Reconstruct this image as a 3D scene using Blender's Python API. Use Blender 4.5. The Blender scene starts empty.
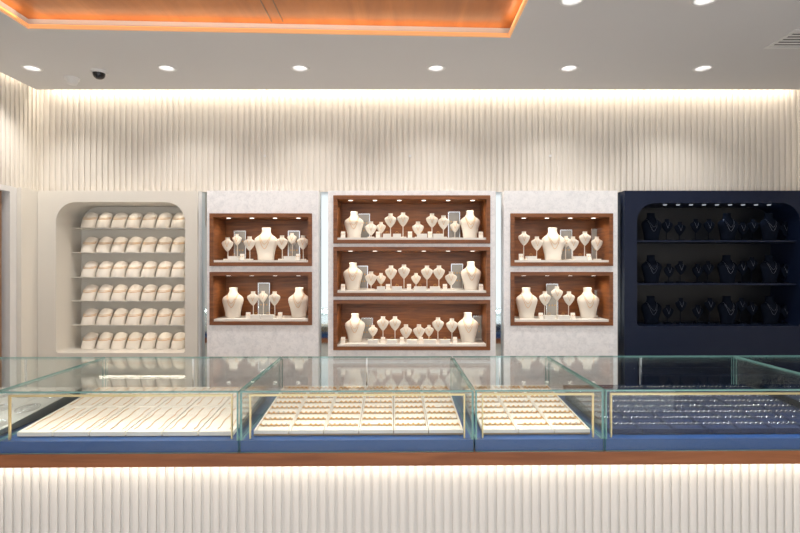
import bpy, bmesh, math, random
from mathutils import Vector, Matrix
random.seed(4)
F=533.33; CZ=1.5
def X(px,D): return (px-400)*D/F
def Z(py,D): return CZ-(py-266.5)*D/F
scene=bpy.context.scene
scene.view_settings.view_transform='Standard'

# ---------------- materials ----------------
def newmat(name):
    m=bpy.data.materials.new(name); m.use_nodes=True
    nt=m.node_tree; b=nt.nodes['Principled BSDF']; return m,nt,b
def mat(name,col,rough=.5,metal=0,noise=0,nscale=20,bump=0,spec=.5,emit=None,es=0):
    m,nt,b=newmat(name)
    b.inputs['Base Color'].default_value=(*col,1); b.inputs['Roughness'].default_value=rough
    b.inputs['Metallic'].default_value=metal; b.inputs['Specular IOR Level'].default_value=spec
    if emit: b.inputs['Emission Color'].default_value=(*emit,1); b.inputs['Emission Strength'].default_value=es
    if noise or bump:
        tc=nt.nodes.new('ShaderNodeTexCoord'); n=nt.nodes.new('ShaderNodeTexNoise'); n.inputs['Scale'].default_value=nscale; n.inputs['Detail'].default_value=4
        nt.links.new(tc.outputs['Object'],n.inputs['Vector'])
        if noise:
            r=nt.nodes.new('ShaderNodeValToRGB')
            r.color_ramp.elements[0].position=.3; r.color_ramp.elements[1].position=.7
            r.color_ramp.elements[0].color=(*[c*(1-noise) for c in col],1); r.color_ramp.elements[1].color=(*[min(1,c*(1+noise)) for c in col],1)
            nt.links.new(n.outputs['Fac'],r.inputs['Fac']); nt.links.new(r.outputs['Color'],b.inputs['Base Color'])
        if bump:
            bp=nt.nodes.new('ShaderNodeBump'); bp.inputs['Strength'].default_value=bump; bp.inputs['Distance'].default_value=.002
            nt.links.new(n.outputs['Fac'],bp.inputs['Height']); nt.links.new(bp.outputs['Normal'],b.inputs['Normal'])
    return m
def wood(name,c1,c2,rough=.35,sc=(1,14,14),scale=3,coat=0):
    m,nt,b=newmat(name)
    tc=nt.nodes.new('ShaderNodeTexCoord'); mp=nt.nodes.new('ShaderNodeMapping'); mp.inputs['Scale'].default_value=sc
    n=nt.nodes.new('ShaderNodeTexNoise'); n.inputs['Scale'].default_value=scale; n.inputs['Detail'].default_value=8; n.inputs['Distortion'].default_value=.6
    r=nt.nodes.new('ShaderNodeValToRGB'); r.color_ramp.elements[0].position=.3; r.color_ramp.elements[1].position=.7
    r.color_ramp.elements[0].color=(*c1,1); r.color_ramp.elements[1].color=(*c2,1)
    nt.links.new(tc.outputs['Object'],mp.inputs['Vector']); nt.links.new(mp.outputs['Vector'],n.inputs['Vector'])
    nt.links.new(n.outputs['Fac'],r.inputs['Fac']); nt.links.new(r.outputs['Color'],b.inputs['Base Color'])
    b.inputs['Roughness'].default_value=rough; b.inputs['Coat Weight'].default_value=coat
    return m
def marble(name,base,dark):
    m,nt,b=newmat(name)
    tc=nt.nodes.new('ShaderNodeTexCoord')
    n=nt.nodes.new('ShaderNodeTexNoise'); n.inputs['Scale'].default_value=30; n.inputs['Detail'].default_value=10; n.inputs['Roughness'].default_value=.75; n.inputs['Distortion'].default_value=.4
    v=nt.nodes.new('ShaderNodeTexVoronoi'); v.inputs['Scale'].default_value=60
    r=nt.nodes.new('ShaderNodeValToRGB'); r.color_ramp.elements[0].position=.34; r.color_ramp.elements[1].position=.56
    r.color_ramp.elements[0].color=(*dark,1); r.color_ramp.elements[1].color=(*base,1)
    r2=nt.nodes.new('ShaderNodeValToRGB'); r2.color_ramp.elements[0].color=(.92,.92,.92,1); r2.color_ramp.elements[1].color=(1,1,1,1); r2.color_ramp.elements[1].position=.35
    mx=nt.nodes.new('ShaderNodeMixRGB'); mx.blend_type='MULTIPLY'; mx.inputs[0].default_value=1
    nt.links.new(tc.outputs['Object'],n.inputs['Vector']); nt.links.new(tc.outputs['Object'],v.inputs['Vector'])
    nt.links.new(n.outputs['Fac'],r.inputs['Fac']); nt.links.new(v.outputs['Distance'],r2.inputs['Fac'])
    nt.links.new(r.outputs['Color'],mx.inputs[1]); nt.links.new(r2.outputs['Color'],mx.inputs[2]); nt.links.new(mx.outputs[0],b.inputs['Base Color'])
    b.inputs['Roughness'].default_value=.35
    return m
def glassmat(name,tint,base=.03,amp=.5):
    m=bpy.data.materials.new(name); m.use_nodes=True; nt=m.node_tree; nt.nodes.clear()
    o=nt.nodes.new('ShaderNodeOutputMaterial'); t=nt.nodes.new('ShaderNodeBsdfTransparent'); t.inputs[0].default_value=(*tint,1)
    g=nt.nodes.new('ShaderNodeBsdfGlossy'); g.inputs['Roughness'].default_value=.02; g.inputs[0].default_value=(.95,1,.98,1)
    lw=nt.nodes.new('ShaderNodeLayerWeight'); lw.inputs[0].default_value=.5
    p=nt.nodes.new('ShaderNodeMath'); p.operation='POWER'; p.inputs[1].default_value=5
    a=nt.nodes.new('ShaderNodeMath'); a.operation='MULTIPLY_ADD'; a.inputs[1].default_value=amp; a.inputs[2].default_value=base
    mx=nt.nodes.new('ShaderNodeMixShader')
    nt.links.new(lw.outputs['Facing'],p.inputs[0]); nt.links.new(p.outputs[0],a.inputs[0]); nt.links.new(a.outputs[0],mx.inputs[0])
    nt.links.new(t.outputs[0],mx.inputs[1]); nt.links.new(g.outputs[0],mx.inputs[2]); nt.links.new(mx.outputs[0],o.inputs[0])
    return m
def emis(name,col,s):
    m=bpy.data.materials.new(name); m.use_nodes=True; nt=m.node_tree; nt.nodes.clear()
    o=nt.nodes.new('ShaderNodeOutputMaterial'); e=nt.nodes.new('ShaderNodeEmission'); e.inputs[0].default_value=(*col,1); e.inputs[1].default_value=s
    nt.links.new(e.outputs[0],o.inputs[0]); return m

M_ceil=mat('ceiling_paint',(.65,.65,.66),.8)
M_flute=mat('fluted_cream',(.74,.70,.64),.6)
M_fluteC=mat('fluted_counter',(.75,.735,.71),.6)
M_beige=mat('beige_lacquer',(.75,.72,.66),.45)
M_marble=marble('grey_marble',(.92,.92,.94),(.76,.77,.80))
M_navy=mat('navy_lacquer',(.006,.012,.036),.4,spec=.3)
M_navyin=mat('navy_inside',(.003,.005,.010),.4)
M_navyvel=mat('navy_velvet',(.007,.010,.019),.95,spec=.03)
M_navytray=mat('navy_tray',(.014,.026,.075),.7,spec=.2)
M_blue=mat('blue_plinth',(.012,.075,.26),.35)
M_walnut=wood('walnut',(.15,.048,.014),(.29,.102,.030),.4,(1,1,10),6)
M_ledge=wood('ledge_wood',(.22,.070,.022),(.34,.12,.042),.35,(1,12,12),3)
M_copper=wood('ceiling_veneer',(.42,.125,.022),(.62,.21,.045),.45,(8,1,1),1.2)
M_cream=mat('cream_leather',(.85,.80,.72),.6)
M_creamT=mat('cream_tray',(.87,.82,.71),.6)
M_grooveshade=mat('tray_groove_shade',(.36,.25,.13),.7)  # brown tray base, darkened so its colour carries the shadow in the gaps
M_white=mat('white_plinth',(.84,.82,.77),.5)
M_trim=mat('white_trim',(.75,.75,.75),.4)
M_black=mat('black_plastic',(.01,.01,.012),.15)
M_gold=mat('gold',(.72,.42,.13),.35,1)
M_brass=mat('brass_bar',(.75,.60,.32),.35,1)
M_silver=mat('silver',(.8,.82,.86),.2,1)
M_dsilver=mat('dark_silver',(.25,.27,.32),.3,1)
M_mirror=mat('mirror_strip',(.62,.68,.70),.05,1)
M_door=mat('grey_door',(.42,.41,.42),.4)
M_bronze=mat('bronze_frame',(.24,.13,.07),.4)
M_floor=mat('floor_tile',(.62,.61,.60),.25,noise=.05,nscale=3)
M_plain=mat('plain_wall',(.68,.66,.63),.7)
M_glass=glassmat('clear_glass',(.97,.985,.985),.03,.58)
M_shelf=mat('cream_shelf',(.80,.77,.70),.5)
M_card=mat('acrylic_card',(.36,.35,.33),.25)
M_edge=mat('glass_edge_green',(.20,.40,.38),.15,emit=(.2,.45,.42),es=.05)  # slight emission painted into the pane edges so they read brighter
M_lamp=emis('lamp_disc',(1,.96,.92),9)
M_spotdot=emis('led_dot',(1,.93,.82),3)
M_spotdim=emis('led_dot_dim',(.85,.92,1),.6)
M_led=mat('cove_led_orange',(.75,.36,.13),.5,emit=(1,.56,.26),es=.40)
M_dark=mat('vent_dark',(.02,.02,.02),.6)

# ---------------- mesh builder ----------------
class MB:
    def __init__(s): s.v=[];s.f=[];s.m=[];s.mats=[];s.sm=[]
    def mi(s,m):
        if m not in s.mats: s.mats.append(m)
        return s.mats.index(m)
    def add(s,vs,fs,m,smooth=False):
        o=len(s.v); s.v+= [tuple(v) for v in vs]; k=s.mi(m)
        for f in fs: s.f.append([i+o for i in f]); s.m.append(k); s.sm.append(smooth)
    def box(s,a,b,m,mtx=None):
        (x0,y0,z0),(x1,y1,z1)=a,b
        vs=[Vector(p) for p in((x0,y0,z0),(x1,y0,z0),(x1,y1,z0),(x0,y1,z0),(x0,y0,z1),(x1,y0,z1),(x1,y1,z1),(x0,y1,z1))]
        if mtx: vs=[mtx@v for v in vs]
        s.add(vs,[(0,3,2,1),(4,5,6,7),(0,1,5,4),(1,2,6,5),(2,3,7,6),(3,0,4,7)],m)
    def loft(s,secs,m,n=24,o=(0,0,0),k=1,smooth=True,p=1.0):
        vs=[];fs=[]
        for (z,w,d,yo) in secs:
            for i in range(n):
                a=2*math.pi*i/n; c,sn=math.cos(a),math.sin(a)
                if p!=1: c=math.copysign(abs(c)**p,c); sn=math.copysign(abs(sn)**p,sn)
                vs.append((o[0]+k*w*c,o[1]+k*(d*sn+yo),o[2]+k*z))
        for j in range(len(secs)-1):
            for i in range(n):
                a=j*n+i;b=j*n+(i+1)%n; fs.append((a,b,b+n,a+n))
        s.add(vs,fs,m,smooth)
        L=len(secs)-1
        s.add([vs[i] for i in range(n)],[tuple(range(n))[::-1]],m); s.add([vs[L*n+i] for i in range(n)],[tuple(range(n))],m)
    def tube(s,pts,r,m,n=6,closed=False):
        pts=[Vector(p) for p in pts]; N=len(pts); vs=[];fs=[]
        for i,p in enumerate(pts):
            t=(pts[(i+1)%N]-pts[i-1]) if closed else (pts[min(i+1,N-1)]-pts[max(i-1,0)])
            t.normalize(); up=Vector((0,0,1)) if abs(t.z)<.9 else Vector((0,1,0))
            u=t.cross(up).normalized(); w=u.cross(t)
            for j in range(n):
                a=2*math.pi*j/n; vs.append(p+r*(math.cos(a)*u+math.sin(a)*w))
        for i in range(N if closed else N-1):
            for j in range(n):
                a=i*n+j;b=i*n+(j+1)%n;c=((i+1)%N)*n+(j+1)%n;d=((i+1)%N)*n+j
                fs.append((a,b,c,d))
        s.add(vs,fs,m,True)
    def obj(s,name,parent=None,bevel=0,loc=None):
        me=bpy.data.meshes.new(name); me.from_pydata(s.v,[],s.f)
        for m in s.mats: me.materials.append(m)
        for p,k,sm in zip(me.polygons,s.m,s.sm): p.material_index=k; p.use_smooth=sm
        me.validate(); me.update()
        bm=bmesh.new(); bm.from_mesh(me); bmesh.ops.recalc_face_normals(bm,faces=bm.faces); bm.to_mesh(me); bm.free()
        ob=bpy.data.objects.new(name,me); scene.collection.objects.link(ob)
        if parent: ob.parent=parent
        if bevel:
            b=ob.modifiers.new('bevel','BEVEL'); b.width=bevel; b.segments=2; b.limit_method='ANGLE'
        if loc: ob.location=loc
        return ob
def empty(name,loc=(0,0,0)):
    e=bpy.data.objects.new(name,None); e.location=loc; e.empty_display_size=.05; scene.collection.objects.link(e); return e
def holed(name,outer,holes,depth,m,mtx,parent=None):
    cu=bpy.data.curves.new(name,'CURVE'); cu.dimensions='2D'; cu.fill_mode='BOTH'; cu.extrude=depth/2
    for loop in [outer]+holes:
        sp=cu.splines.new('POLY'); sp.points.add(len(loop)-1)
        for p,q in zip(sp.points,loop): p.co=(q[0],q[1],0,1)
        sp.use_cyclic_u=True
    tmp=bpy.data.objects.new('tmp',cu); scene.collection.objects.link(tmp)
    bpy.context.view_layer.update()
    me=bpy.data.meshes.new_from_object(tmp.evaluated_get(bpy.context.evaluated_depsgraph_get()))
    bpy.data.objects.remove(tmp); me.name=name
    me.transform(mtx); me.materials.clear(); me.materials.append(m)
    ob=bpy.data.objects.new(name,me); scene.collection.objects.link(ob)
    if parent: ob.parent=parent
    return ob
def wallmtx(y0,depth):
    return Matrix.Translation((0,y0+depth/2,0))@Matrix.Rotation(math.pi/2,4,'X')
def rect(x0,z0,x1,z1): return [(x0,z0),(x1,z0),(x1,z1),(x0,z1)]
def rrect(x0,z0,x1,z1,r,rb=None):
    rb=r if rb is None else rb; out=[]
    for cx,cz,a0,rr in((x1-rb,z0+rb,-90,rb),(x1-r,z1-r,0,r),(x0+r,z1-r,90,r),(x0+rb,z0+rb,180,rb)):
        for i in range(9):
            a=math.radians(a0+90*i/8); out.append((cx+rr*math.cos(a),cz+rr*math.sin(a)))
    return out
def area(name,loc,rot,sx,sy,power,col,parent=None):
    l=bpy.data.lights.new(name,'AREA'); l.shape='RECTANGLE'; l.size=sx; l.size_y=sy; l.energy=power; l.color=col
    o=bpy.data.objects.new(name,l); o.location=loc; o.rotation_euler=rot; scene.collection.objects.link(o)
    if parent: o.parent=parent
    return o
def spot(name,loc,power,col,parent=None,ang=150,rot=(0,0,0),r=.014):
    l=bpy.data.lights.new(name,'SPOT'); l.energy=power; l.color=col; l.spot_size=math.radians(ang); l.spot_blend=.8; l.shadow_soft_size=r
    o=bpy.data.objects.new(name,l); o.location=loc; o.rotation_euler=rot; scene.collection.objects.link(o)
    if parent: o.parent=parent
    return o
def fluted(mb,p0,p1,z0,z1,pitch,h,m,nrm):
    p0=Vector(p0);p1=Vector(p1);nrm=Vector(nrm);L=(p1-p0).length;t=(p1-p0)/L;n=int(round(L/pitch));pt=L/n
    pr=[]
    for i in range(n):
        for u,hh in((0,0),(.16,0),(.17,.75),(.28,.95),(.5,1),(.72,.95),(.83,.75),(.84,0)):
            pr.append(p0+t*(i+u)*pt+nrm*h*hh)
    pr.append(p1)
    vs=[(p.x,p.y,z0) for p in pr]+[(p.x,p.y,z1) for p in pr]; N=len(pr)
    mb.add(vs,[(i,i+1,i+1+N,i+N) for i in range(N-1)],m)

W=3.78; WB=4.15; XL=-2.57; XR=2.95; YF=-1.6; CH=2.75; ZT=Z(190.5,W)
WARM=(1,.86,.69); NEUT=(1,.96,.90)
FP=.0425; FH=.011

# ---------------- room shell ----------------
b=MB(); b.box((-4.2,YF,-.1),(4,WB+.1,0),M_floor); b.obj('floor')
b=MB(); fluted(b,(-2.62,3.87),(3.0,3.87),ZT,2.86,FP,FH,M_flute,(0,-1))
b.box((-2.8,3.872,ZT),(3.1,WB,2.95),M_plain); b.box((-2.8,WB,0),(3.1,WB+.1,2.95),M_plain); b.obj('wall_back')
b=MB(); fluted(b,(-2.62,YF),(-2.62,3.87),ZT,2.86,FP,FH,M_flute,(1,0))
b.box((-2.8,YF,ZT),(-2.622,3.87,2.95),M_plain)
b.box((-2.8,3.62,0),(XL,WB,ZT-.002),M_beige); b.box((-2.8,YF,0),(XL,2.55,ZT-.002),M_beige); b.obj('wall_left')
b=MB(); b.box((-2.78,3.555,0),(-2.60,3.619,2.0),M_trim); b.box((-2.78,2.551,0),(-2.60,2.60,2.0),M_trim); b.box((-2.78,2.551,2.0),(-2.60,3.619,ZT-.003),M_trim)
b.box((-2.70,2.601,.01),(-2.65,3.554,1.999),M_door); b.box((-2.65,3.47,.01),(-2.63,3.52,1.999),M_bronze)
b.tube([(-2.61,2.75,.9),(-2.61,2.75,1.2)],.01,M_brass); b.box((-2.65,2.745,.92),(-2.61,2.755,.93),M_brass); b.box((-2.65,2.745,1.17),(-2.61,2.755,1.18),M_brass)
b.obj('door_1')
b=MB(); fluted(b,(3.0,3.87),(3.0,YF),ZT,2.86,FP,FH,M_flute,(-1,0)); b.box((3.002,YF,ZT),(3.1,3.87,2.95),M_plain)
b.box((XR,YF,0),(3.1,WB,ZT-.002),M_beige); b.obj('wall_right')

# ceiling with cut-outs
lights=[]
for px in (32,167,300,436,569,703): lights.append((X(px,3.36),3.36))
for px in (572,705): lights.append((X(px,2.50),2.50))
for x in (-1.7,-.6,.6,1.7):
    lights.append((x,.9) if x>.9 else (x,-.9))
for x in (-1.7,.6,1.7): lights.append((x,-.4))
circ=lambda x,y,r,n=28:[(x+r*math.cos(2*math.pi*i/n),y+r*math.sin(2*math.pi*i/n)) for i in range(n)]
A=Vector((X(28,2.80),2.80)); B=Vector((X(510,2.91),2.91)); t=(B-A).normalized()
Cc=B+Vector((0.0,-1))*2.7; Dd=A+Vector((0,-1))*2.7
holes=[circ(x,y,.048) for x,y in lights]+[[tuple(Dd),tuple(Cc),tuple(B),tuple(A)]]
holed('ceiling',rect(-2.57,YF,2.95,3.77),holes,.08,M_ceil,Matrix.Translation((0,0,CH+.04)))
b=MB(); b.box((-2.8,YF,2.96),(3.1,WB+.1,3.0),M_ceil); b.obj('ceiling_slab')
e=empty('ceiling_wood_panel')
b=MB(); zz=CH+.05
b.add([(p.x,p.y,zz) for p in (Dd,Cc,B,A)]+[(p.x,p.y,zz+.02) for p in (Dd,Cc,B,A)],[(0,1,2,3),(4,5,6,7),(0,1,5,4),(1,2,6,5),(2,3,7,6),(3,0,4,7)],M_copper)
b.obj('veneer',e)
b=MB()
for i,(p,q) in enumerate(((A,B),(B,Cc),(A,Dd))):
    d=(q-p).normalized(); inn=Vector((d.y,-d.x)) if i==0 else (Vector((-1,0)) if i==1 else Vector((1,0)))
    P=[p,q,q+inn*.012,p+inn*.012]
    b.add([(v.x,v.y,CH-.002) for v in P]+[(v.x,v.y,CH+.018) for v in P],[(0,1,2,3),(4,5,6,7),(0,1,5,4),(1,2,6,5),(2,3,7,6),(3,0,4,7)],M_led)
b.obj('led_edge',e)
OR=(1,.72,.45)
mid=(A+B)/2; ang=math.atan2(t.y,t.x)
area('rim_led',(mid.x,mid.y-.025,CH+.008),(math.radians(180+20),0,ang),(B-A).length-.1,.012,1.1,OR,e)
area('rim_led',(B.x-.025,B.y-1.35,CH+.008),(0,math.radians(180+20),0),.012,2.5,1.0,OR,e)
area('rim_led',(A.x+.025,A.y-1.35,CH+.008),(0,math.radians(180-20),0),.012,2.5,1.0,OR,e)
b=MB()
for xs in (A.x+1.27,A.x+1.33): b.box((xs,.15,zz-.003),(xs+.005,2.83,zz-.0005),M_bronze)
b.obj('seams',e)

# downlights
for x,y in lights:
    e=empty('recessed_downlight',(x,y,CH))
    b=MB(); n=28
    prof=[(.060,0),(.058,-.004),(.048,-.005),(.044,0),(.034,.03),(.030,.045)]
    vs=[];fs=[]
    for r,z in prof:
        for i in range(n): a=2*math.pi*i/n; vs.append((r*math.cos(a),r*math.sin(a),z))
    for j in range(len(prof)-1):
        for i in range(n): fs.append((j*n+i,j*n+(i+1)%n,(j+1)*n+(i+1)%n,(j+1)*n+i))
    b.add(vs,fs,M_trim,True); b.obj('trim_ring',e)
    b=MB(); b.add([(p[0],p[1],.03) for p in circ(0,0,.034)],[tuple(range(28))],M_lamp); b.obj('lamp',e)
    spot('beam',(0,0,-.006),22,(1,.95,.89),e,125,r=.022)

# smoke detector, dome camera, vent
D=1.25*F/(266.5-78)
b=MB(); b.loft([(-.045,.018,.018,0),(-.04,.03,.03,0),(-.02,.036,.036,0),(-.012,.045,.045,0),(0,.047,.047,0)],M_trim,o=(X(72,D),D,CH)); b.obj('smoke_detector')
D=1.25*F/(266.5-71)
b=MB(); o=(X(99,D),D,CH); b.loft([(-.016,.042,.042,0),(0,.048,.048,0)],M_trim,o=o)
b.loft([(-.052,.006,.006,0),(-.050,.018,.018,0),(-.042,.029,.029,0),(-.03,.035,.035,0),(-.016,.037,.037,0)],M_black,o=o); b.obj('dome_security_camera')
b=MB(); vx,vy=2.10,2.93
b.box((vx,vy-.12,CH-.006),(vx+.6,vy-.1,CH),M_trim); b.box((vx,vy+.1,CH-.006),(vx+.6,vy+.12,CH),M_trim); b.box((vx-.02,vy-.12,CH-.006),(vx,vy+.12,CH),M_trim); b.box((vx+.6,vy-.12,CH-.006),(vx+.62,vy+.12,CH),M_trim)
b.box((vx,vy-.1,CH-.002),(vx+.6,vy+.1,CH-.0005),M_dark)
for i in range(6): b.box((vx,vy-.095+i*.034,CH-.006),(vx+.6,vy-.08+i*.034,CH-.003),M_trim)
b.obj('air_vent_grille')
b=MB()
for px in (265,410,550):
    o=(X(px,3.86),3.859,Z(156,3.86)); b.box((o[0]-.008,o[1]-.008,o[2]-.008),(o[0]+.008,o[1]+.001,o[2]+.008),M_trim)
b.obj('wall_fixing_caps')

# ---------------- cove lights ----------------
area('cove_light_back',(.15,3.815,2.845),(0,0,0),5.4,.05,17,WARM)
area('cove_light_left',(-2.59,1.2,2.845),(0,0,math.pi/2),5.0,.03,9,WARM)
area('cove_light_right',(2.975,1.2,2.845),(0,0,math.pi/2),5.0,.03,9,WARM)

# ---------------- wall panels ----------------
PD=.30
def panel(name,x0,x1,holes,m,z1=None):
    z1=ZT-.001 if z1 is None else z1
    return holed(name,rect(X(x0,W),0.001,X(x1,W),z1),holes,PD,m,wallmtx(W,PD))
def pr(x0,y0,x1,y1,g=.001): return rect(X(x0,W)-g,Z(y1,W)-g,X(x1,W)+g,Z(y0,W)+g)
bx={'L':[(210,213.5,312,266),(210,272,312,325)],'C':[(333.5,195.5,490,243.5),(333.5,247,490,296.5),(333.5,300,490,350)],'R':[(510.5,213.5,612.5,266),(510.5,272,612.5,325.5)]}
panel('marble_wall_panel',207,318,[pr(*q) for q in bx['L']],M_marble)
panel('marble_wall_panel',328,495,[pr(*q) for q in bx['C']],M_marble)
panel('marble_wall_panel',504,617,[pr(*q) for q in bx['R']],M_marble)
for a,c in ((198,207),(318,328),(495,504),(617,624)):
    b=MB(); x0,x1=X(a,W)+.001,X(c,W)-.001
    b.box((x0,W+.06,.001),(x1,W+.08,ZT-.002),M_mirror); b.box((x0,W+.005,.001),(x0+.006,W+.06,ZT-.002),M_trim); b.obj('mirror_strip')

def niche_unit(name,ux0,ux1,hx0,hy0,hx1,hy1,m,mi,r):
    x0=max(X(ux0,W),XL+.001); x1=min(X(ux1,W),XR-.001)
    e=empty(name)
    holed('surround',rect(x0,0.001,x1,ZT-.001),[rrect(X(hx0,W),Z(hy1,W),X(hx1,W),Z(hy0,W),r,.02)],PD,m,wallmtx(W,PD),e)
    b=MB(); b.box((X(hx0,W)-.03,W+PD+.001,Z(hy1,W)-.03),(X(hx1,W)+.03,W+PD+.015,Z(hy0,W)+.03),mi); b.obj('back_panel',e)
    return e
eL=niche_unit('bracelet_display_alcove',36,197.5,56,202,185,353,M_beige,M_beige,.14)
eR=niche_unit('navy_display_alcove',624.5,820,637,203,800,326,M_navy,M_navyin,.13)

# shelves + pillows in left alcove
rows=[228,252.5,277,300.5,324.5,348.5]
D2=W+.20; b=MB(); pil=MB(); fillbar=MB()
cols=[87.5+14.9*i for i in range(7)]
for ri,r_ in enumerate(rows):
    z=Z(r_,D2)
    b.box((X(56,W)+.004,D2-.03,z-.004),(X(185,W)-.004,W+PD,z),M_shelf)
    if ri<5:
        fillbar.box((X(80,W),D2-.029,z-.0075),(X(184,W),D2-.023,z-.0042),M_trim)  # made-up strip to go with the added shelf fill
        area('shelf_fill',(X(132,W),D2-.026,z-.009),(math.radians(-15),0,0),.66,.006,.22,WARM,eL)  # added fill light under each shelf to brighten pillows and alcove
    for c in cols:
        x=X(c,D2)+.006; w=.050; h=.120
        n=12; nj=12; vs=[];fs=[]
        for i in range(n+1):
            u=i/n
            for j in range(nj+1):
                a=math.pi*j/nj; s_=-math.cos(a)
                ww=w*(1-.16*max(0,(u-.72)/.28)**2)
                yy=-.045*math.sin(a)*(1-.55*u**2)-.002+.045*u**1.5
                hh=h*(u-.12*(u**3)*(abs(s_)**2))
                vs.append((x+s_*ww+.010*u,D2+yy,z+hh))
        for i in range(n):
            for j in range(nj): q=i*(nj+1)+j; fs.append((q,q+1,q+nj+2,q+nj+1))
        pil.add(vs,fs,M_cream,True)
        top=[vs[n*(nj+1)+j] for j in range(nj+1)]; pil.add(top+[(top[-1][0]-.006,D2+.07,z+h*.86),(top[0][0]+.006,D2+.07,z+h*.86)],[tuple(range(nj+3))],M_cream)
        for zz_,th in ((.62,.0020),(.70,.0014)):
            pts=[]
            for j in range(1,nj):
                a=math.pi*j/nj; u=zz_-.10*math.sin(a); pts.append((x-math.cos(a)*w+.010*u,D2-.045*math.sin(a)*(1-.55*u*u)-.002+.045*u**1.5-.0015,z+h*u))
            pil.tube(pts,th,M_gold,5)
b.obj('shelves',eL); pil.obj('bracelet_pillows',eL); fillbar.obj('fill_light_strips',eL)
for px in (90,118,146,172): spot('led_beam',(X(px,W),W+.12,Z(202,W)-.02),.42,(1,.90,.76),eL,155)  # soft fill beams added at the alcove top, without fittings

# ---------------- busts etc ----------------
BS=[(0,.24,.15,0),(.02,.25,.16,0),(.15,.255,.165,0),(.35,.30,.175,-.01),(.50,.345,.18,-.02),(.59,.36,.17,-.01),(.66,.34,.15,0),(.715,.28,.13,.015),(.765,.205,.115,.03),(.81,.16,.105,.04),(.86,.138,.10,.045),(.93,.132,.095,.05),(.975,.14,.098,.05),(.995,.135,.092,.05),(1.0,.115,.08,.05)]
def interp(S,z):
    for a,c in zip(S,S[1:]):
        if a[0]<=z<=c[0]:
            u=(z-a[0])/(c[0]-a[0]+1e-9); return [a[i]+(c[i]-a[i])*u for i in range(4)]
    return list(S[-1])
def bust(x,y,z,h,m=M_cream,g=M_gold,name='necklace_bust',th=1):
    b=MB(); b.loft(BS,m,o=(0,0,0),k=h,n=28)
    for zb,zt,wd in ((.48,.78,.17),(.34,.78,.19)):
        pts=[]
        for i in range(17):
            u=-1+i/8; zz=zb+(zt-zb)*abs(u)**1.7; s=interp(BS,zz); xx=wd*u*(1.0)
            xx=max(-s[1]*.97,min(s[1]*.97,xx)); yy=s[3]-s[2]*math.sqrt(max(0,1-(xx/s[1])**2))-.006
            pts.append((xx*h,yy*h,zz*h))
        b.tube(pts,(.0012 if zb>.4 else .0015)*th,g,5)
    o=b.obj(name); o.location=(x,y,z); return o
PS=[(0,.03,.03,0),(.06,.10,.06,0),(.22,.24,.10,0),(.42,.36,.13,0),(.58,.42,.13,0),(.68,.40,.11,0),(.76,.27,.09,0),(.82,.17,.08,.01),(.9,.145,.08,.02),(1,.16,.09,.02)]
def pend(x,y,z,ztop,h=.10,m=M_cream,g=M_gold,mb=M_cream,name='pendant_stand',th=1):
    b=MB(); H=ztop-z; h=min(h,H-.02); z0=H-h
    b.box((-.024,-.02,0),(.024,.02,.010),mb)
    b.tube([(0,.01,.010),(0,.01,z0+.3*h)],.003,m,8)
    b.loft(PS,m,o=(0,0,z0),k=h,n=20)
    pts=[]
    for i in range(13):
        u=-1+i/6; zz=.40+.38*abs(u)**1.5; s=interp(PS,zz); xx=.15*u; yy=s[3]-s[2]*math.sqrt(max(0,1-(xx/s[1])**2))-.008
        pts.append((xx*h,yy*h,z0+zz*h))
    b.tube(pts,.0010*th,g,5); p=pts[6]; b.loft([(-.06,.01,.01,0),(-.03,.03,.02,0),(0,.01,.01,0)],g,o=p,k=h,n=8)
    o=b.obj(name); o.location=(x,y,z); return o
def card(x,y,z,w,h,m=M_card):
    b=MB(); b.box((-w/2,-.002,.01),(w/2,.002,h),m); b.box((-w/2-.003,-.02,0),(w/2+.003,.02,.010),M_white)
    for a in (-w/2,w/2): b.box((a-.0025,-.004,.01),(a+.0025,.003,h),M_silver)
    b.box((-w/2,-.004,h-.003),(w/2,.003,h+.002),M_silver)
    for i in range(3):
        for j in (0,1):
            xx=-w*.25+w*.25*i; zz=h*.35+h*.3*j; b.box((xx-.003,-.006,zz-.006),(xx+.003,-.002,zz+.004),M_gold)
    o=b.obj('earring_card_stand'); o.location=(x,y,z); return o
def block(x,y,z,w,h):
    b=MB(); b.box((-w/2,-.022,0),(w/2,.022,h),M_white)
    b.tube([(math.cos(a)*.009,0,h+.008+math.sin(a)*.009) for a in [k*math.pi/6 for k in range(12)]],.0013,M_gold,5,True)
    o=b.obj('ring_display_block',bevel=.002); o.location=(x,y,z)
def epad(x,y,z,w=.03,h=.045):
    b=MB(); b.add([(-w/2,-.015,0),(w/2,-.015,0),(w/2,.015,0),(-w/2,.015,0),(-w/2,.004,h),(w/2,.004,h),(w/2,.012,h),(-w/2,.012,h)],[(0,3,2,1),(4,5,6,7),(0,1,5,4),(1,2,6,5),(2,3,7,6),(3,0,4,7)],M_cream)
    for s_ in(-1,1): b.loft([(-.003,.002,.002,0),(0,.0035,.003,0),(.003,.002,.002,0)],M_gold,o=(s_*w*.25,-.007,h*.6),n=8)
    o=b.obj('earring_pad',bevel=.0015); o.location=(x,y,z)

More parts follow.
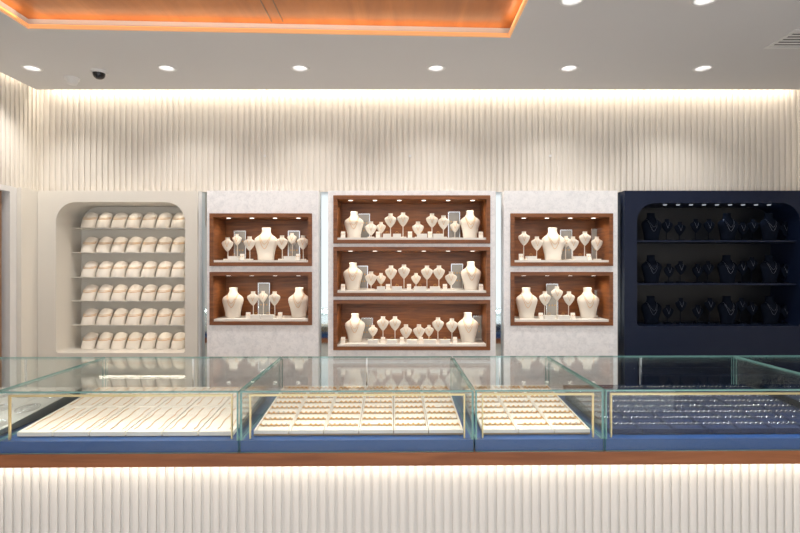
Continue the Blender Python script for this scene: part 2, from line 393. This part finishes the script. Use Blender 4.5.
def nichebox(q,nd):
    x0,y0,x1,y1=q; ax,az,bx_,bz=X(x0,W),Z(y1,W),X(x1,W),Z(y0,W); T=.026; yf=W-.012; yb=W+.285
    e=empty('walnut_display_niche')
    b=MB(); b.box((ax,yf,az),(ax+T,yb,bz),M_walnut); b.box((bx_-T,yf,az),(bx_,yb,bz),M_walnut); b.box((ax+T,yf,az),(bx_-T,yb,az+T),M_walnut); b.box((ax+T,yf,bz-T),(bx_-T,yb,bz),M_walnut)
    b.box((ax+T,yb-.015,az+T),(bx_-T,yb,bz-T),M_walnut); b.obj('frame',e)
    b=MB(); fl=az+T+.016; b.box((ax+T+.002,yf+.008,az+T+.0005),(bx_-T-.002,yb-.016,fl),M_white); b.obj('base_board',e)
    b=MB(); nd_=nd
    for i in range(nd_):
        cx=ax+T+(bx_-ax-2*T)*(i+.5)/nd_; b.loft([(-.002,.014,.014,0),(0,.016,.016,0)],M_spotdot,o=(cx,W+.07,bz-T-.0005),n=16)
        spot('led_beam',(cx,W+.07,bz-T-.02),.92,(1,.89,.74),e,165,(math.radians(4),0,0),.018)
    b.obj('led_spots',e)
    return fl
def items(q,nd,L):
    fl=nichebox(q,nd)
    for it in L:
        k=it[0]
        if k=='B': D=W+.12; bust(X(it[1],D),D,fl,Z(it[2]-.5,D)-fl)
        elif k=='P': D=W+.09; pend(X(it[1],D),D,fl,Z(it[2]-.5,D),.103)
        elif k=='S': D=W+.17; pend(X(it[1],D),D,fl,Z(it[2],D),.085)
        elif k=='C': D=W+.23; card(X(it[1],D),D,fl,.085,Z(it[2],D)-fl)
        elif k=='K': D=W+.03; block(X(it[1],D),D,fl,it[2]/141,.028)
        elif k=='E': D=W+.03; epad(X(it[1],D),D,fl)
C=bx['C']; Lb=bx['L']; R=bx['R']
items(Lb[0],4,[('P',227.5,238),('C',240,231),('B',266,228),('P',249.5,237),('P',282,236),('C',294,231),('P',303,236),('K',234,10),('K',290,12),('E',242,0),('E',298,0),('S',237,234),('S',292,233)])
items(Lb[1],4,[('B',233,288),('P',253,292),('C',264,283),('P',274.5,292),('B',299,288),('K',256,10),('K',268,12),('E',248,0),('E',280,0),('S',263,291)])
items(C[0],6,[('B',354,212),('P',371,222),('C',364,214),('P',390.5,214),('P',403,213),('P',432,214),('P',443.5,216),('C',454,212),('B',470,211),('K',387,8),('K',397,8),('K',422,10),('P',418,222),('K',438,10),('E',343,0),('E',378,0),('E',410,0),('E',430,0),('E',481,0),('S',381,222),('S',455,221)])
items(C[1],6,[('B',353,263),('P',371,272),('C',362,266),('P',391,266),('P',404,265),('P',427,266),('P',439,266),('P',451,272),('C',457,264),('B',471,262),('K',381,8),('K',397,10),('K',420,12),('K',435,10),('E',343,0),('E',388,0),('E',409,0),('E',445,0),('E',481,0),('S',381,273),('S',416,273)])
items(C[2],6,[('B',355,314),('P',383,317),('C',367,318),('P',395,317),('P',406,325),('P',419,325),('P',438,318),('P',452,319),('B',468,313),('C',479,316),('K',373,10),('K',392,10),('K',412,10),('K',430,12),('K',445,10),('E',343,0),('E',383,0),('E',402,0),('E',421,0),('E',455,0),('S',373,325),('S',429,325)])
items(R[0],4,[('P',524,232),('P',537,237),('B',553,228),('C',566,230),('P',573,237),('P',585,232),('P',597,237),('C',597,229),('K',531,10),('K',580,12),('E',521,0),('E',589,0),('S',566,236)])
items(R[1],4,[('B',526.5,288),('P',545,292),('C',552,284),('P',557,287),('P',569,292),('B',588,288),('C',600,290),('K',549,10),('K',563,12),('E',541,0),('E',573,0)])

# navy alcove shelves
for ri,ry in enumerate((241,283,326)):
    D=W+.13; z=Z(ry,D)
    xa,xb=X(637,W)+.004,X(800,W)-.004
    if ri<2:
        b=MB(); b.box((xa,W+.03,z-.012),(xb,W+PD,z),M_navy); b.obj('shelf',eR)
    else: z=Z(326,W)+.0005
    lst=[('B',652),('P',668),('P',680),('P',697),('P',709),('B',727),('P',742),('P',753),('B',770),('P',786)]
    for k,px in lst:
        px+=random.uniform(-1.2,1.2)
        if k=='B': bust(X(px,D),D,z,.205,M_navyvel,M_dsilver,th=.6)
        else: pend(X(px,D),D,z,z+random.choice((.14,.16,.19)),.10,M_navyvel,M_dsilver,M_navyvel,th=.7)
b=MB()
for i in range(9):
    cx=X(665+13*i,W+.1)
    b.loft([(-.004,.012,.012,0),(0,.014,.014,0)],M_spotdim,o=(cx,W+.1,Z(203,W)-.0005),n=14)
    if i%3==1: spot('led_beam',(cx,W+.1,Z(203,W)-.02),.4,(.8,.9,1),eR,150)
b.obj('led_spots',eR)

# ---------------- counter ----------------
ROT=Matrix.Rotation(math.radians(.8),4,'Z'); C0=1.94
RM=Matrix.Translation((0,C0,0))@ROT
def CX(px): return (px-400)/(F/C0)
def place(o): o.matrix_world=RM@o.matrix_basis
e=empty('counter_base')
xl,xr=-2.25,2.6; zt=.826; zl=.778
b=MB(); fluted(b,(xl,.055),(xr,.055),.10,zl-.001,.033,.010,M_fluteC,(0,-1)); b.box((xl,.057,.10),(xr,.72,zl-.001),M_fluteC); b.obj('fluted_front',e)
b=MB(); b.box((xl,.10,0.001),(xr,.70,.10),M_bronze); b.obj('kick_plinth',e)
b=MB(); b.box((xl,-.012,zl),(xr,.735,zt),M_ledge); b.obj('wood_ledge',e,bevel=.003)
area('ledge_led',(.2,.018,zl-.004),(math.radians(8),0,0),4.7,.02,3.2,(1,.86,.68),e)
place(e)
DZ=.735; GT=1.05; g=.007
def pane(b,a,c,ax):
    (x0,y0,z0),(x1,y1,z1)=a,c
    vs=[(x0,y0,z0),(x1,y0,z0),(x1,y1,z0),(x0,y1,z0),(x0,y0,z1),(x1,y0,z1),(x1,y1,z1),(x0,y1,z1)]
    fs=[((0,3,2,1),2),((4,5,6,7),2),((0,1,5,4),1),((1,2,6,5),0),((2,3,7,6),1),((3,0,4,7),0)]
    for f,k in fs: b.add([vs[i] for i in f],[(0,1,2,3)],M_glass if k==ax else M_edge)
def case(x0,x1,kind):
    e=empty('glass_display_case'); x0+=.003;x1-=.003
    pb=MB(); pb.box((x0,.004,zt+.0005),(x1,DZ-.01,.868),M_blue); pb.obj('blue_plinth',e)
    b=MB()
    pane(b,(x0,0,GT-g),(x1,DZ,GT),2)
    pane(b,(x0,-.0075,zt+.001),(x1,-.0005,GT),1)
    pane(b,(x0,.001,.869),(x0+g,DZ-.012,GT-g-.001),0); pane(b,(x1-g,.001,.869),(x1,DZ-.012,GT-g-.001),0)
    b.obj('glass_panes',e)
    b=MB(); pane(b,(x0+.01,DZ-.009,.869),(x1-.01,DZ-.003,GT-g-.001),1)
    mx=(x0+x1)/2; b.box((mx-.004,DZ-.011,.869),(mx+.004,DZ-.001,GT-g-.001),M_silver); b.obj('sliding_doors',e)
    b=MB(); a0,a1=x0+.028,x1-.028; zt2=GT-.018
    b.box((a0,.018,zt2-.007),(a1,.028,zt2),M_brass); b.box((a0,.018,.869),(a0+.005,.028,zt2-.007),M_brass); b.box((a1-.005,.018,.869),(a1,.028,zt2-.007),M_brass)
    b.obj('brass_light_bar',e)
    pw={'navy':1.0,'silver':1.8}.get(kind,1.15)
    area('case_led',((a0+a1)/2,.034,zt2-.008),(math.radians(38),0,0),(a1-a0)-.03,.012,pw*(x1-x0),NEUT if kind!='navy' else (.85,.92,1),e)
    tx0,tx1=x0+.035,x1-.03
    ty0,ty1,z0,z1=.05,.60,.872,.915; sl=(z1-z0)/(ty1-ty0); TH=.016
    TM=Matrix.Translation((0,ty0,z0))@Matrix.Rotation(math.atan(sl),4,'X'); L=.55
    P=lambda x,y,z:TM@Vector((x,y,z))
    m={'chain':M_creamT,'ring':M_creamT,'navy':M_navytray,'silver':M_white}[kind]; g_={'chain':M_gold,'ring':M_gold,'navy':M_silver,'silver':M_silver}[kind]
    gr=M_grooveshade if kind in('chain','ring') else m
    b=MB(); w=tx1-tx0
    b.add([(tx0+.01,ty0+.01,.8685),(tx1-.01,ty0+.01,.8685),(tx1-.01,ty1-.01,.8685),(tx0+.01,ty1-.01,.8685),(tx0+.01,ty0+.01,z0-.0005),(tx1-.01,ty0+.01,z0-.0005),(tx1-.01,ty1-.01,z1-.004),(tx0+.01,ty1-.01,z1-.004)],[(0,3,2,1),(4,5,6,7),(0,1,5,4),(1,2,6,5),(2,3,7,6),(3,0,4,7)],gr)
    if kind=='chain':
        n=6; cw=w/n
        for i in range(n):
            for j in range(2):
                b.box((tx0+i*cw+.003,j*.277,0),(tx0+(i+1)*cw-.003,j*.277+.271,TH),m,TM)
                for k in range(3):
                    xx=tx0+i*cw+cw*(k+.5)/3
                    b.tube([P(xx+.003*math.sin(q*1.3),j*.277+.02+q*.023,TH+.002) for q in range(11)],.0012,g_,5)
    elif kind=='silver':
        n=6; cw=w/n
        for i in range(n):
            for j in range(3):
                b.box((tx0+i*cw+.002,j*.184,0),(tx0+(i+1)*cw-.002,j*.184+.18,TH),m,TM)
                for rr in (.9,.6,.3):
                    c=P(tx0+(i+.5)*cw,j*.184+.10-.03*rr,TH+.002)
                    pts=[(c.x+.045*rr*math.cos(a),c.y+.06*rr*math.sin(a),c.z+.06*rr*math.sin(a)*sl) for a in [k*math.pi/9 for k in range(18)]]
                    b.tube(pts,.0016,g_,5,True)
    else:
        n=max(2,int(round(w/.135))); cw=w/n; rowsn=8
        for i in range(n):
            ax,bx2=tx0+i*cw+.0015,tx0+(i+1)*cw-.0015
            b.box((ax,0,0),(bx2,L,.006),gr,TM)
            for (p,q) in (((ax,0,.006),(ax+.004,L,TH+.003)),((bx2-.004,0,.006),(bx2,L,TH+.003)),((ax+.004,0,.006),(bx2-.004,.006,TH+.003)),((ax+.004,L-.006,.006),(bx2-.004,L,TH+.003))): b.box(p,q,m,TM)
            for r_ in range(rowsn):
                yc=.012+(L-.024)*(r_+.5)/rowsn; hw=(L-.024)/rowsn*.30
                vs=[];
                for s in range(7):
                    a=math.pi*s/6; 
                    for xx in (ax+.005,bx2-.005): vs.append(P(xx,yc-hw*math.cos(a),.006+.009*math.sin(a)))
                b.add(vs,[(2*s,2*s+1,2*s+3,2*s+2) for s in range(6)],m,True)
                nr=6
                for k in range(nr):
                    if random.random()<.08: continue
                    xx=ax+.005+(bx2-ax-.01)*(k+.5)/nr; c=P(xx,yc+hw*.2,.015)
                    b.tube([(c.x+.008*math.cos(a),c.y+.003*math.sin(a),c.z+.008*math.sin(a)) for a in [q*math.pi/5 for q in range(10)]],.0018,g_,4,True)
                    b.box((c.x-.0025,c.y-.003,c.z+.006),(c.x+.0025,c.y+.003,c.z+.011),M_silver if random.random()<.2 else g_)
    b.obj('jewellery_trays',e)
    place(e)
case(CX(0)-.78,CX(0),'silver')
case(CX(0),CX(240),'chain')
case(CX(240),CX(474.5),'ring')
case(CX(474.5),CX(605.5),'ring')
case(CX(605.5),CX(605.5)+.95,'navy')
case(CX(605.5)+.95,CX(605.5)+1.8,'navy')

# ---------------- world / fill ----------------
w=bpy.data.worlds.new('World'); scene.world=w; w.use_nodes=True
w.node_tree.nodes['Background'].inputs[0].default_value=(1,.99,.985,1); w.node_tree.nodes['Background'].inputs[1].default_value=1.55

cam=bpy.data.cameras.new('camera'); cam.lens=24; cam.sensor_width=36; cam.clip_start=.05
co=bpy.data.objects.new('camera',cam); co.location=(0,0,CZ); co.rotation_euler=(math.pi/2,0,0); scene.collection.objects.link(co); scene.camera=co
